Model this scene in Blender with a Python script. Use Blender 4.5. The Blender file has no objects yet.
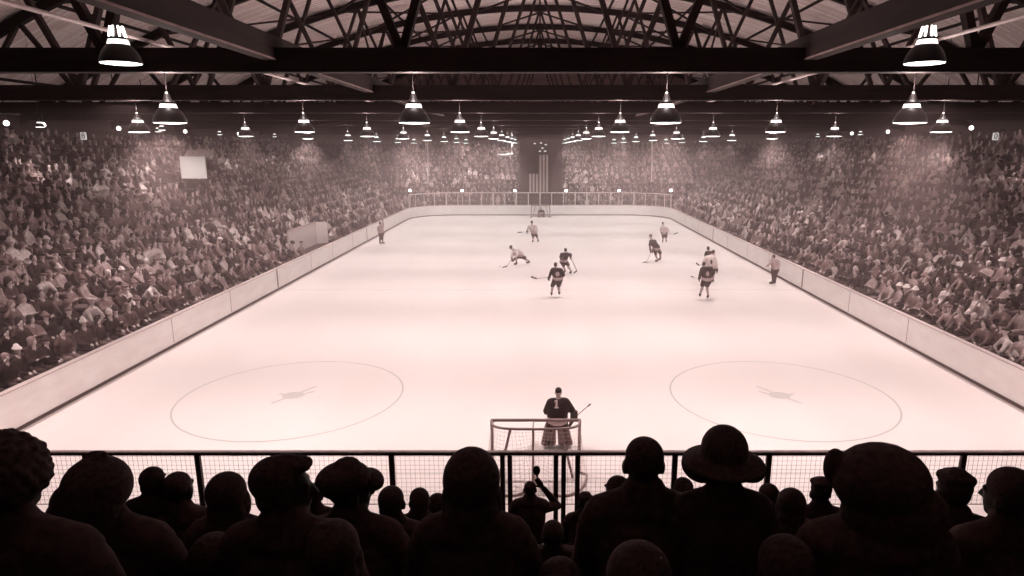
import bpy, bmesh, math, random
import numpy as np
from mathutils import Vector, Matrix, Euler
SC = bpy.context.scene
COL = SC.collection
PI = math.pi
rnd = random.Random(7)
# ------------------------------------------------------------------ camera
W, HH = 1024, 576
FPX, CY, HC, VX = 662.0, 300.0, 6.84, 540.0
PITCH = math.atan((CY - 148.0) / FPX)
cam_d = bpy.data.cameras.new('camera'); cam = bpy.data.objects.new('camera', cam_d); COL.objects.link(cam)
cam.location = (0, 0, HC); cam.rotation_euler = (PI/2 - PITCH, 0, 0)
cam_d.sensor_width = 36.0; cam_d.lens = FPX / W * 36.0
cam_d.shift_x = -(VX - W/2) / W
cam_d.shift_y = (CY - HH/2) / W
cam_d.clip_start = 0.05; cam_d.clip_end = 400
SC.camera = cam
# ------------------------------------------------------------------ world, exposure
wd = bpy.data.worlds.new('world'); SC.world = wd; wd.use_nodes = True
wd.node_tree.nodes['Background'].inputs[0].default_value = (1, .6, .5, 1)
wd.node_tree.nodes['Background'].inputs[1].default_value = 0.004
SC.view_settings.view_transform = 'Standard'; SC.view_settings.look = 'None'
SC.view_settings.gamma = 1; SC.view_settings.exposure = 0.02; SC.view_settings.use_curve_mapping = False
LAMP_W = 1950.0
HAZE = 0.0098
SC.cycles.max_bounces = 4; SC.cycles.diffuse_bounces = 3; SC.cycles.glossy_bounces = 1
SC.cycles.volume_bounces = 0; SC.cycles.transparent_max_bounces = 4
SC.cycles.use_denoising = True
SC.cycles.sample_clamp_indirect = 4.0
SC.cycles.use_light_tree = True
SC.cycles.caustics_reflective = False; SC.cycles.caustics_refractive = False
LT = (1.0, .895, .86)

# ------------------------------------------------------------------ geometry of the view, to read the photo
cp, sp = math.cos(PITCH), math.sin(PITCH)
def ray(x, y):
    v = y - CY; F = FPX*cp - v*sp; d = FPX*sp + v*cp
    return (x - VX)/F, -d/F
def A(x, y, D):
    a, b = ray(x, y); return Vector((a*D, D, HC + b*D))
def G(x, y, z=0.0):
    a, b = ray(x, y); D = (z - HC)/b; return Vector((a*D, D, z))

# ------------------------------------------------------------------ materials
MATS = {}
def tone(v):
    return (v, v*(.54 + .38*v), v*(.52 + .38*v))
def mat(name, v, rough=.8, var=0.0, scale=4.0, bump=0.0, metal=0.0, emit=None, stretch=(1,1,1), col=None, spec=.3):
    if name in MATS: return MATS[name]
    m = bpy.data.materials.new(name); m.use_nodes = True; nt = m.node_tree; b = nt.nodes['Principled BSDF']
    c = col or tone(v)
    b.inputs['Base Color'].default_value = (*c, 1); b.inputs['Roughness'].default_value = rough
    b.inputs['Metallic'].default_value = metal; b.inputs['Specular IOR Level'].default_value = spec
    if var or bump:
        tc = nt.nodes.new('ShaderNodeTexCoord'); mp = nt.nodes.new('ShaderNodeMapping'); n = nt.nodes.new('ShaderNodeTexNoise')
        mp.inputs['Scale'].default_value = stretch; n.inputs['Scale'].default_value = scale; n.inputs['Detail'].default_value = 5
        nt.links.new(tc.outputs['Object'], mp.inputs[0]); nt.links.new(mp.outputs[0], n.inputs[0])
        if var:
            r = nt.nodes.new('ShaderNodeValToRGB')
            r.color_ramp.elements[0].position = .3; r.color_ramp.elements[1].position = .7
            lo = tone(max(v*(1-var), .002)); hi = tone(min(v*(1+var), 1))
            r.color_ramp.elements[0].color = (*lo, 1); r.color_ramp.elements[1].color = (*hi, 1)
            nt.links.new(n.outputs[0], r.inputs[0]); nt.links.new(r.outputs[0], b.inputs['Base Color'])
        if bump:
            bp = nt.nodes.new('ShaderNodeBump'); bp.inputs['Strength'].default_value = bump
            nt.links.new(n.outputs[0], bp.inputs['Height']); nt.links.new(bp.outputs[0], b.inputs['Normal'])
    if emit:
        b.inputs['Emission Color'].default_value = (*LT, 1); b.inputs['Emission Strength'].default_value = emit
    MATS[name] = m; return m
def plankmat(name, v, w, h, rot=(0,0,0), mortar=.3):
    m = bpy.data.materials.new(name); m.use_nodes = True; nt = m.node_tree; b = nt.nodes['Principled BSDF']
    tc = nt.nodes.new('ShaderNodeTexCoord'); mp = nt.nodes.new('ShaderNodeMapping'); br = nt.nodes.new('ShaderNodeTexBrick')
    mp.inputs['Rotation'].default_value = rot
    br.inputs['Color1'].default_value = (*tone(v*.85), 1); br.inputs['Color2'].default_value = (*tone(min(v*1.15, 1)), 1)
    br.inputs['Mortar'].default_value = (*tone(v*mortar), 1)
    br.inputs['Scale'].default_value = 1; br.inputs['Brick Width'].default_value = w; br.inputs['Row Height'].default_value = h
    br.inputs['Mortar Size'].default_value = .012; b.inputs['Roughness'].default_value = .85
    nt.links.new(tc.outputs['Object'], mp.inputs[0]); nt.links.new(mp.outputs[0], br.inputs[0]); nt.links.new(br.outputs[0], b.inputs['Base Color'])
    MATS[name] = m; return m
M_ice = mat('ice', .73, .4, var=.035, scale=.35, stretch=(1, .35, 1), spec=.25, bump=.02)
M_circle = mat('circle_paint', .4, .5, col=(.48, .41, .395)); M_spot = mat('spot_paint', .5, .5, col=(.56, .47, .45))
M_board = mat('white_board_paint', .92, .6, var=.05, scale=1.2, stretch=(1,1,3))
M_kick = mat('kick_dark', .10, .6); M_cap = mat('board_cap_wood', .30, .6, var=.2)
M_conc = mat('concrete', .10, .9, var=.3); M_tread = mat('bleacher_wood', .07, .9, var=.35, scale=3)
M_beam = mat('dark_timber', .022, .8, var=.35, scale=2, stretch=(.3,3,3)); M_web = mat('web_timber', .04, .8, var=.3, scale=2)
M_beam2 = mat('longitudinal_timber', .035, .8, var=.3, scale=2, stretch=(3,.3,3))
M_roof = plankmat('roof_planks', .85, 6.0, .22, rot=(0,0,0), mortar=.45)
M_wallw = plankmat('wall_planks', .16, 5.0, .25, rot=(PI/2,0,0)); M_walls = plankmat('side_wall_planks', .10, 5.0, .25, rot=(PI/2,0,PI/2))
M_pipe = mat('white_pipe', .75, .4); M_black = mat('black_enamel', .01, .35, spec=.5); M_steel = mat('pale_steel', .8, .4)
M_fdark = mat('fence_dark', .05, .5); M_rail = mat('rail_timber', .33, .6, var=.2)
M_glow = mat('lamp_glow', .9, emit=6.0); M_vent = mat('lamp_vent_glow', .9, emit=2.2); M_white_in = mat('white_enamel', .85, .4)
M_globe = mat('globe_glow', .9, emit=5.0)
M_wire = mat('wire', .30, .5); M_goal = mat('goal_paint', .28, .5); M_net = mat('net_twine', .62, .8)
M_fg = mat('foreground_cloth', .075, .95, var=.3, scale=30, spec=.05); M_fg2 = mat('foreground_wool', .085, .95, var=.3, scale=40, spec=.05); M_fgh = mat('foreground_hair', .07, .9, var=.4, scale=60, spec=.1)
M_fgs = mat('foreground_skin_shaded', .045, .6, spec=.2)  # silhouette shade put into the skin colour
COATS = [('black', .035), ('dark', .07), ('charcoal', .12), ('grey', .22), ('light grey', .38), ('pale', .6)]
M_coat = [mat('coat_' + n.replace(' ', '_'), v, .9, var=.2, scale=9, spec=.1) for n, v in COATS]
M_skin = mat('skin', .55, .6, spec=.2); M_hair = mat('hair', .03, .8); M_hairg = mat('hair_fair', .25, .8); M_trs = mat('trousers', .06, .9)
M_hatl = mat('hat_pale', .65, .9); M_hatd = mat('hat_dark', .05, .9)
M_jd = mat('jersey_dark', .035, .85, spec=.1); M_jl = mat('jersey_white', .66, .85, var=.1, scale=8); M_pants = mat('hockey_pants', .045, .8, spec=.1)
M_sock = mat('socks_pale', .50, .9); M_sockd = mat('socks_striped', .20, .9); M_skate = mat('skate_leather', .02, .4); M_glove = mat('glove_leather', .05, .6)
M_stick = mat('stick_wood', .42, .6); M_pad = mat('pad_canvas', .20, .8, var=.5, scale=25); M_shirt = mat('official_shirt', .40, .8); M_tape = mat('stick_tape', .08, .7)
M_fl_l = mat('flag_white', .60, .8); M_fl_d = mat('flag_dark', .10, .8); M_fl_b = mat('flag_blue', .04, .8)

# ------------------------------------------------------------------ helpers
def tag(o, label=None, cat=None, group=None, kind=None):
    if label: o['label'] = label
    if cat: o['category'] = cat
    if group: o['group'] = group
    if kind: o['kind'] = kind
    return o
def empty(name, loc=(0,0,0)):
    o = bpy.data.objects.new(name, None); COL.objects.link(o); o.location = loc; o.empty_display_size = .1; return o
def link(name, me, parent=None):
    o = bpy.data.objects.new(name, me); COL.objects.link(o)
    if parent: o.parent = parent
    return o
class MB:
    def __init__(s): s.v = []; s.f = []; s.m = []
    def add(s, vs, fs, mi=0):
        n = len(s.v); s.v += [tuple(v) for v in vs]; s.f += [tuple(i+n for i in f) for f in fs]; s.m += [mi]*len(fs); return s
    def box(s, c, d, mi=0, R=None):
        vs = []
        for i in (-.5, .5):
            for j in (-.5, .5):
                for k in (-.5, .5):
                    v = Vector((i*d[0], j*d[1], k*d[2]))
                    if R: v = R @ v
                    vs.append(v + Vector(c))
        return s.add(vs, [(0,1,3,2),(4,6,7,5),(0,4,5,1),(2,3,7,6),(0,2,6,4),(1,5,7,3)], mi)
    def bar(s, a, b, w, h, mi=0, up=(0,0,1)):
        a = Vector(a); b = Vector(b); z = (b-a).normalized(); u = Vector(up)
        if abs(z.dot(u)) > .98: u = Vector((0,1,0))
        x = z.cross(u).normalized(); y = x.cross(z)
        vs = [p + x*(sx*w/2) + y*(sy*h/2) for p in (a, b) for sx, sy in ((-1,-1),(1,-1),(1,1),(-1,1))]
        return s.add(vs, [(3,2,1,0),(4,5,6,7),(0,1,5,4),(1,2,6,5),(2,3,7,6),(3,0,4,7)], mi)
    def tube(s, pts, r, n=8, mi=0, closed=False):
        pts = [Vector(p) for p in pts]; N = len(pts); rs = r if isinstance(r, (list, tuple)) else [r]*N
        vs = []; px = None
        for i, p in enumerate(pts):
            t = (pts[(i+1) % N if closed else min(i+1, N-1)] - pts[(i-1) % N if closed else max(i-1, 0)]).normalized()
            if px is None:
                px = t.orthogonal().normalized()
            px = (px - t*px.dot(t)).normalized(); py = t.cross(px)
            vs += [p + (px*math.cos(2*PI*k/n) + py*math.sin(2*PI*k/n))*rs[i] for k in range(n)]
        fs = [(i*n+k, i*n+(k+1) % n, ((i+1) % N)*n+(k+1) % n, ((i+1) % N)*n+k) for i in range(N if closed else N-1) for k in range(n)]
        if not closed: fs += [tuple(range(n-1, -1, -1)), tuple((N-1)*n+k for k in range(n))]
        return s.add(vs, fs, mi)
    def lathe(s, prof, n=24, mi=0, c=(0,0,0)):
        vs = [(c[0]+r*math.cos(2*PI*k/n), c[1]+r*math.sin(2*PI*k/n), c[2]+z) for r, z in prof for k in range(n)]
        fs = [(i*n+k, i*n+(k+1) % n, (i+1)*n+(k+1) % n, (i+1)*n+k) for i in range(len(prof)-1) for k in range(n)]
        return s.add(vs, fs, mi)
    def mesh(s, name, mats, smooth=False):
        me = bpy.data.meshes.new(name); me.from_pydata(s.v, [], s.f)
        for m in (mats if isinstance(mats, (list, tuple)) else [mats]): me.materials.append(m)
        me.polygons.foreach_set('material_index', s.m)
        if smooth: me.polygons.foreach_set('use_smooth', [True]*len(me.polygons))
        me.update(); return me
    def build(s, name, mats, parent=None, smooth=False):
        return link(name, s.mesh(name, mats, smooth), parent)

# ---- continuous bodies: tapered capsules and ellipsoids fused into one skin
_sph = {}
def sphere_data(n):
    if n not in _sph:
        bm = bmesh.new(); bmesh.ops.create_icosphere(bm, subdivisions=n, radius=1)
        _sph[n] = (np.array([v.co[:] for v in bm.verts]), [tuple(v.index for v in f.verts) for f in bm.faces]); bm.free()
    return _sph[n]
def cap(a, ra, b, rb, m): return ('c', Vector(a), ra, Vector(b), rb, m)
def ell(c, r, m, R=None): return ('e', Vector(c), Vector(r), R or Matrix.Identity(3), m)
def xf(prims, R, t, s=1.0):
    out = []
    for p in prims:
        if p[0] == 'c': out.append(('c', R @ (p[1]*s) + t, p[2]*s, R @ (p[3]*s) + t, p[4]*s, p[5]))
        else: out.append(('e', R @ (p[1]*s) + t, p[2]*s, R @ p[3], p[4]))
    return out
def fuse(name, prims, voxel, mats, smooth_it=2):
    """one closed continuous surface around all the volumes; each face takes the cloth of the volume it lies on"""
    sv, sf = sphere_data(3 if voxel < .015 else 2); V = []; F = []
    n = 18 if voxel < .015 else 10
    for p in prims:
        o = len(V)
        if p[0] == 'e':
            for q in sv:
                V.append(p[3] @ Vector((q[0]*p[2][0], q[1]*p[2][1], q[2]*p[2][2])) + p[1])
            F += [tuple(i+o for i in f) for f in sf]
        else:
            a, ra, b, rb = p[1:5]; d = b-a
            t = d.normalized() if d.length > 1e-6 else Vector((0,0,1)); x = t.orthogonal().normalized(); y = t.cross(x)
            rings = [(a - t*ra*math.cos(g), ra*math.sin(g)) for g in (.45, .95)] + [(a, ra), (b, rb)] + [(b + t*rb*math.cos(g), rb*math.sin(g)) for g in (.95, .45)]
            V.append(a - t*ra)
            for c, r in rings: V += [c + (x*math.cos(2*PI*k/n) + y*math.sin(2*PI*k/n))*r for k in range(n)]
            V.append(b + t*rb); L = len(rings)
            F += [(o, o+1+(k+1) % n, o+1+k) for k in range(n)]
            F += [(o+1+i*n+k, o+1+i*n+(k+1) % n, o+1+(i+1)*n+(k+1) % n, o+1+(i+1)*n+k) for i in range(L-1) for k in range(n)]
            F += [(o+1+(L-1)*n+k, o+1+(L-1)*n+(k+1) % n, o+1+L*n) for k in range(n)]
    me = bpy.data.meshes.new('src'); me.from_pydata([tuple(v) for v in V], [], F)
    ob = bpy.data.objects.new('src', me); COL.objects.link(ob)
    md = ob.modifiers.new('r', 'REMESH'); md.mode = 'VOXEL'; md.voxel_size = voxel; md.use_smooth_shade = True
    if smooth_it:
        ms = ob.modifiers.new('s', 'SMOOTH'); ms.factor = .5; ms.iterations = smooth_it
    dg = bpy.context.evaluated_depsgraph_get(); out = bpy.data.meshes.new_from_object(ob.evaluated_get(dg))
    bpy.data.objects.remove(ob); bpy.data.meshes.remove(me)
    out.name = name
    keys = list(dict.fromkeys(p[-1] for p in prims))
    if len(out.polygons):
        cen = np.zeros(len(out.polygons)*3); out.polygons.foreach_get('center', cen); cen = cen.reshape(-1, 3)
        best = np.full(len(cen), 1e9); idx = np.zeros(len(cen), int)
        for p in prims:
            if p[0] == 'c':
                a = np.array(p[1]); b = np.array(p[3]); d = b-a; L = d.dot(d) + 1e-9
                t = np.clip(((cen-a) @ d)/L, 0, 1); ds = np.linalg.norm(cen-a-t[:, None]*d, axis=1) - (p[2]+(p[4]-p[2])*t)
            else:
                q = (cen-np.array(p[1])) @ np.array(p[3]); r = np.array(p[2]); k0 = np.linalg.norm(q/r, axis=1); k1 = np.linalg.norm(q/r**2, axis=1)
                ds = k0*(k0-1)/np.maximum(k1, 1e-6)
            w = ds < best; best[w] = ds[w]; idx[w] = keys.index(p[-1])
    out.materials.clear()
    for k in keys: out.materials.append(mats[k])
    if len(out.polygons): out.polygons.foreach_set('material_index', idx.astype(np.int32))
    out.update(); return out, keys

def head_prims(detail=True):
    P = [ell((0,-.015,.03), (.077,.095,.092), 'skin'), ell((0,.02,-.03), (.062,.073,.085), 'skin'), ell((0,.048,-.083), (.042,.036,.03), 'skin')]
    if detail:
        P += [cap((0,.088,.005), .011, (0,.108,-.032), .014, 'skin'), ell((0,.082,-.062), (.024,.012,.008), 'lip'),
              ell((-.03,.076,.006), (.013,.012,.008), 'eye'), ell((.03,.076,.006), (.013,.012,.008), 'eye'), cap((-.045,.08,.024), .009, (.045,.08,.024), .009, 'skin')]
        P += [ell((s*.079,-.008,-.012), (.013,.024,.034), 'skin') for s in (-1, 1)]
    return P
def curls(c, r, n, br, seed, m='hair', zmin=-.4):
    q = random.Random(seed); out = []
    for i in range(n):
        z = 1 - 2*(i+.5)/n
        if z < zmin: continue
        a = i*2.39996; k = math.sqrt(1-z*z)
        out.append(ell((c[0]+r[0]*k*math.cos(a), c[1]+r[1]*k*math.sin(a), c[2]+r[2]*z), (br*q.uniform(.8,1.2),)*3, m))
    return out
def headwear(style):
    h = 'hair'
    if style == 'short': return 'hair', [ell((0,-.03,.045), (.085,.096,.088), h), ell((0,-.06,-.02), (.076,.05,.065), h)]
    if style == 'crew': return 'hair', [ell((0,-.026,.045), (.081,.094,.083), h)]
    if style == 'curly': return 'hair', [ell((0,-.02,.03), (.115,.115,.115), h)] + curls((0,-.025,.03), (.115,.115,.115), 190, .014, 3)
    if style == 'bob': return 'hair', [ell((0,-.03,.03), (.1,.108,.105), h), ell((0,-.055,-.07), (.098,.06,.1), h), ell((-.075,.0,-.05), (.03,.045,.08), h), ell((.075,.0,-.05), (.03,.045,.08), h)]
    if style == 'full': return 'hair', [ell((0,-.02,.02), (.108,.118,.125), h), ell((0,-.05,-.1), (.1,.075,.12), h), ell((-.08,-.01,-.08), (.035,.05,.1), h), ell((.08,-.01,-.08), (.035,.05,.1), h)]
    if style == 'quiff': return 'hair', [ell((0,-.03,.045), (.088,.1,.09), h), ell((0,-.06,-.02), (.078,.05,.065), h), cap((0,0,.112), .03, (0,.08,.095), .026, h), cap((.03,0,.105), .026, (.02,.075,.09), .022, h), cap((-.03,0,.105), .026, (-.02,.075,.09), .022, h)]
    if style == 'fedora': return 'hat', [ell((0,0,.055), (.165,.185,.011), 'hat'), cap((0,-.035,.06), .09, (0,-.03,.13), .072, 'hat'), cap((0,.04,.06), .085, (0,.03,.12), .06, 'hat'), ell((0,0,.072), (.103,.123,.022), 'band')]
    if style == 'trilby': return 'hat', [ell((0,-.03,.07), (.105,.13,.085), 'hat'), ell((0,-.01,.12), (.06,.07,.055), 'hat'), ell((0,.1,.035), (.095,.06,.045), 'hat')]
    if style == 'bucket': return 'hat', [ell((0,-.005,.09), (.112,.125,.12), 'hat'), ell((0,0,.02), (.2,.205,.03), 'hat'), ell((0,0,.035), (.155,.165,.035), 'hat'), ell((-.115,0,.0), (.085,.13,.06), 'hat'), ell((.115,0,.0), (.085,.13,.06), 'hat')]
    if style == 'flatcap': return 'cap', [ell((0,.0,.085), (.1,.125,.04), 'hat'), ell((0,.1,.055), (.07,.055,.01), 'hat'), ell((0,-.02,.06), (.088,.1,.05), 'hat')]
    if style == 'pillbox': return 'cap', [cap((0,-.02,.045), .085, (0,-.02,.075), .083, 'hat'), ell((0,-.02,.115), (.078,.088,.022), 'hat'), ell((-.05,-.05,.1),(.035,.035,.03),'hat'), ell((.05,-.05,.1),(.035,.035,.03),'hat'), ell((.05,.02,.1),(.035,.035,.03),'hat'), ell((-.05,.02,.1),(.035,.035,.03),'hat')]
    if style == 'knit': return 'cap', [ell((0,-.02,.05), (.092,.107,.098), 'hat'), cap((-.05,-.02,.0), .048, (.05,-.02,.0), .048, 'hat')]
    if style == 'scarf': return 'headscarf', [ell((0,-.03,.02), (.105,.12,.115), 'hat'), cap((0,-.07,-.02), .09, (0,-.08,-.14), .07, 'hat'), ell((-.1,-.03,-.06), (.06,.07,.09), 'hat'), ell((0,-.01,.13), (.04,.03,.022), 'hat')]
    if style == 'hood': return 'hood', [ell((0,-.02,.02), (.15,.15,.135), 'hat'), ell((.04,-.05,-.09), (.17,.12,.13), 'hat'), ell((-.13,.03,.05), (.035,.045,.07), 'hat'), ell((0,-.05,-.2), (.2,.12,.1), 'hat')]
    return 'hair', [ell((0,-.03,.045), (.085,.096,.088), h)]
def hand_prims(wrist, direction, palm_n, m='skin', curl=.5, s=1.0):
    """palm, four unequal fingers and a thumb from the side of the palm"""
    d = Vector(direction).normalized(); nrm = Vector(palm_n); nrm = (nrm - d*nrm.dot(d)).normalized(); x = d.cross(nrm); w = Vector(wrist)
    P = [cap(w, .026*s, w + d*.04*s, .03*s, m)]
    for k, L in zip((-1.5, -.5, .5, 1.5), (.062, .075, .07, .055)):
        b = w + d*.075*s + x*k*.021*s; P.append(cap(w + d*.035*s + x*k*.016*s, .016*s, b, .011*s, m))
        k1 = b + (d*(1-.4*curl) - nrm*.8*curl)*L*.5*s; k2 = k1 + (d*(1-1.1*curl) - nrm*1.2*curl)*L*.5*s
        P += [cap(b, .0105*s, k1, .0095*s, m), cap(k1, .0095*s, k2, .008*s, m)]
    t0 = w + d*.02*s - x*.028*s; t1 = t0 + (d*.6 - x*.8)*.04*s; t2 = t1 + (d*.9 - x*.2 - nrm*.3*curl)*.032*s
    P += [cap(t0, .014*s, t1, .012*s, m), cap(t1, .012*s, t2, .009*s, m)]
    return P
def seated(lean=.05, arms='lap', yaw=0.0, tilt=0.0, female=False, detail=False, stretch=0.0, hands=False, knees=.12):
    """local frame: seat edge, facing +Y, z=0 at the soles. Returns body volumes, head centre and head rotation"""
    st = stretch; sw = .175 if female else .2
    P = [cap((-.08,0,.53), .125, (.08,0,.53), .125, 'pants'), cap((-.06,.01,.6), .135, (-.07,lean*.8,.92+st), .135, 'coat'), cap((.06,.01,.6), .135, (.07,lean*.8,.92+st), .135, 'coat'),
         cap((-sw+.04,lean,1.0+st), .085, (sw-.04,lean,1.0+st), .085, 'coat'), cap((0,lean,1.02+st), .075, (0,lean+.02,1.17+st), .055, 'skin'), cap((-.05,lean-.01,1.08+st), .06, (.05,lean-.01,1.08+st), .06, 'coat')]
    if detail: P += [cap((-.05,lean-.02,1.06+st), .08, (-.035,lean-.01,1.145+st), .06, 'coat'), cap((.05,lean-.02,1.06+st), .08, (.035,lean-.01,1.145+st), .06, 'coat'), cap((-sw+.03,lean,1.03+st), .085, (-.06,lean-.01,1.09+st), .07, 'coat'), cap((sw-.03,lean,1.03+st), .085, (.06,lean-.01,1.09+st), .07, 'coat')]
    for s in (-1, 1):
        P += [cap((s*.09,0,.52), .1, (s*knees,.44,.53), .07, 'pants'), cap((s*knees,.44,.5), .066, (s*knees,.46,.1), .045, 'pants'), cap((s*knees,.45,.05), .045, (s*(knees+.02),.6,.035), .035, 'shoe')]
        sh = Vector((s*sw, lean, .99+st))
        if arms == 'lap': el, ha = Vector((s*.27, lean+.08, .72)), Vector((s*.1, .3, .66))
        elif arms == 'crossed': el, ha = Vector((s*.26, lean+.12, .76)), Vector((-s*.1, lean+.24, .82))
        elif arms == 'chin': el, ha = (Vector((s*.2, lean+.25, .72)), Vector((s*.05, lean+.16, 1.1+st))) if s > 0 else (Vector((s*.26, lean+.1, .72)), Vector((s*.05, .3, .66)))
        elif arms == 'knees': el, ha = Vector((s*.27, lean+.16, .72)), Vector((s*.13, .42, .62))
        elif arms == 'clap': el, ha = Vector((s*.26, lean+.15, .8)), Vector((s*.04, lean+.38, 1.0))
        elif arms == 'up': el, ha = (Vector((.36, lean+.1, .96)), Vector((.18, lean+.14, 1.2))) if s > 0 else (Vector((s*.27, lean+.08, .72)), Vector((s*.1, .3, .66)))
        P += [cap(sh, .075, el, .055, 'coat'), cap(el, .055, ha, .036, 'coat')]
        if hands: P += hand_prims(ha + (ha-el).normalized()*.03, ha-el, (0,0,1) if arms != 'up' else (0,-1,0), curl=.5 if arms != 'up' else .15)
        else: P.append(cap(ha, .034, ha + (ha-el).normalized()*.07, .032, 'skin'))
    R = Euler((tilt, 0, yaw)).to_matrix(); hc = Vector((0, lean+.03, 1.28+st - (.035 if detail else 0)))
    P += xf(head_prims(detail), R, hc)
    return P, hc, R
BM = dict(coat=None, pants=M_trs, shoe=M_black, skin=M_skin, lip=M_hairg, eye=M_hair, hair=M_hair, hat=M_hatd, band=M_black)

# ================================================================== SETTING
NEAR, FAR, BX = 10.0, 69.26, 12.95
RISE, RUN, SX0, SZ0 = .40, .80, 13.75, .35
NROW = 16
def structure(o): o['kind'] = 'structure'; return o
m = MB(); m.box((0, 40, -.11), (64, 100, .2)); structure(m.build('floor', M_conc))
def ring(inset, n=10):
    """rounded rink outline, counter-clockwise"""
    pts = []; r0 = 4.2; b = BX + inset; y0 = NEAR - inset; y1 = FAR + inset; r = r0 + inset
    for cx, cy, a0 in ((b-r, y0+r, -90), (b-r, y1-r, 0), (-b+r, y1-r, 90), (-b+r, y0+r, 180)):
        for k in range(n+1):
            a = math.radians(a0 + 90*k/n); pts.append((cx + r*math.cos(a), cy + r*math.sin(a)))
    return pts
m = MB(); rg = ring(0); m.add([(x, y, 0) for x, y in rg] + [(x, y, -.05) for x, y in rg], [tuple(range(len(rg)))]); ice = structure(m.build('ice_surface', M_ice))
def strip(name, pts, w, mt, z, closed=False):
    m = MB(); N = len(pts)
    vs = []
    for i in range(N):
        p = Vector((*pts[i], 0)); t = Vector((*pts[(i+1) % N if closed else min(i+1, N-1)], 0)) - Vector((*pts[(i-1) % N if closed else max(i-1, 0)], 0))
        nn = Vector((-t.y, t.x, 0)).normalized()*w/2; vs += [(p+nn)[:2] + (z,), (p-nn)[:2] + (z,)]
    m.add(vs, [(2*i, 2*i+1, (2*i+3) % (2*N), (2*i+2) % (2*N)) for i in range(N if closed else N-1)]); return m.build(name, mt, ice)
for y, w, v in ((32.05, .10, 0), (49.35, .12, 0), (39.9, .10, 0)): strip('ice_line', [(-BX+.02, y), (BX-.02, y)], w, M_spot, .003)
for y in (13.1, 66.9): strip('goal_line', [(-BX+.3, y), (BX-.3, y)], .05, M_spot, .003)
for x, y in ((-7.0, 17.7), (6.8, 17.7)):
    strip('faceoff_circle', [(x + 3.05*math.cos(2*PI*k/96), y + 3.05*math.sin(2*PI*k/96)) for k in range(96)], .05, M_circle, .003, True)
    m = MB(); sgn = 1 if x < 0 else -1
    m.add([(x + .27*math.cos(2*PI*k/20)*1.15, y + .27*math.sin(2*PI*k/20), .004) for k in range(20)], [tuple(range(20))])
    for kk, (ax, ay, bx_, by_) in enumerate(((-.38, -.62, -.05, -.1), (.05, .1, .42, .72), (-.45, .1, -.2, .02), (.2, -.02, .5, .3))):
        zz = .006 + .0015*kk
        a = Vector((x + sgn*ax, y + ay, zz)); b = Vector((x + sgn*bx_, y + by_, zz)); d = (b-a).normalized(); nn = Vector((-d.y, d.x, 0))*.05
        m.add([a+nn, a-nn, b-nn, b+nn], [(0,1,2,3)])
    m.build('faceoff_spot', M_spot, ice)
# rink boards
rb = empty('rink_boards', (0, NEAR, 0)); tag(rb, 'white rink boards running all the way round the ice', 'rink boards')
def wall_ring(pts_in, pts_out, z0, z1, name, mt, skip=None):
    m = MB(); N = len(pts_in)
    hz_ = lambda y: min(1, max(0, (y-NEAR-.3)/1.5))*(z1-.62) + .62 if z1 > .5 else z1
    lo_ = lambda y: z0 if z0 < .5 else hz_(y) - (z1-z0)
    vs = [(x, y, lo_(y)) for x, y in pts_in] + [(x, y, hz_(y)) for x, y in pts_in] + [(x, y, hz_(y)) for x, y in pts_out] + [(x, y, lo_(y)) for x, y in pts_out]
    fs = []
    for i in range(N):
        j = (i+1) % N; fs += [(i, j, N+j, N+i), (N+i, N+j, 2*N+j, 2*N+i), (2*N+i, 2*N+j, 3*N+j, 3*N+i)]
    m.add(vs, fs); o = m.build(name, mt); o.parent = rb; o.matrix_parent_inverse = Matrix.Translation((0, -NEAR, 0)); return o
def rbp(o): o.parent = rb; o.matrix_parent_inverse = Matrix.Translation((0, -NEAR, 0)); return o
wall_ring(ring(0), ring(.06), 0.0, 1.03, 'board_wall', M_board)
wall_ring(ring(.06), ring(.12), 0.0, 1.03, 'board_backing', M_tread)
wall_ring(ring(-.025), ring(0), 0, .085, 'kick_strip', M_kick)
wall_ring(ring(-.02), ring(.16), 1.03, 1.06, 'cap_rail', mat('cap_rail_paint', .55, .6))
for y in (32.05, 49.35):
    for s in (-1, 1):
        m = MB(); m.box((s*(BX-.008), y, .57), (.012, .14, .9)); rbp(m.build('blue_line_mark', M_cap))
for y in (22.5, 27, 37, 41, 45.5, 54, 59):
    for s in (-1, 1):
        m = MB(); m.box((s*(BX-.004), y, .57), (.008, .02, .9)); rbp(m.build('board_seam', M_rail))

# fences on the boards ------------------------------------------------
def wire_grid(m, P, nx, z0, z1, step, r=.0016):
    """net of thin wires along the polyline P"""
    L = [0]
    for a, b in zip(P, P[1:]): L.append(L[-1] + (Vector(b)-Vector(a)).length)
    def at(s):
        for i in range(len(P)-1):
            if s <= L[i+1] + 1e-6:
                t = (s-L[i])/(L[i+1]-L[i]); return Vector(P[i]).lerp(Vector(P[i+1]), t)
        return Vector(P[-1])
    s = 0
    while s < L[-1]:
        p = at(s); m.bar((p.x, p.y, z0), (p.x, p.y, z1), r*2, r*2); s += step
    z = z0
    while z < z1:
        for a, b in zip(P, P[1:]): m.bar((a[0], a[1], z), (b[0], b[1], z), r*2, r*2)
        z += step
nf = empty('spectator_fence', (0, NEAR-.06, 1.07)); tag(nf, 'long dark rail fence with wire mesh standing on the near end boards', 'fence')
def inv(o, root): o.parent = root; o.matrix_parent_inverse = Matrix.Translation(-Vector(root.location)); return o
RZ = A(540, 453.5, NEAR-.06).z
m = MB(); m.bar((-9.3, NEAR-.06, RZ-.005), (9.3, NEAR-.06, RZ-.005), .06, .04); inv(m.build('top_rail', M_fdark), nf)
m = MB(); m.bar((-9.3, NEAR-.06, RZ+.027), (9.3, NEAR-.06, RZ+.027), .075, .024); inv(m.build('rail_cap', M_rail), nf)
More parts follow.
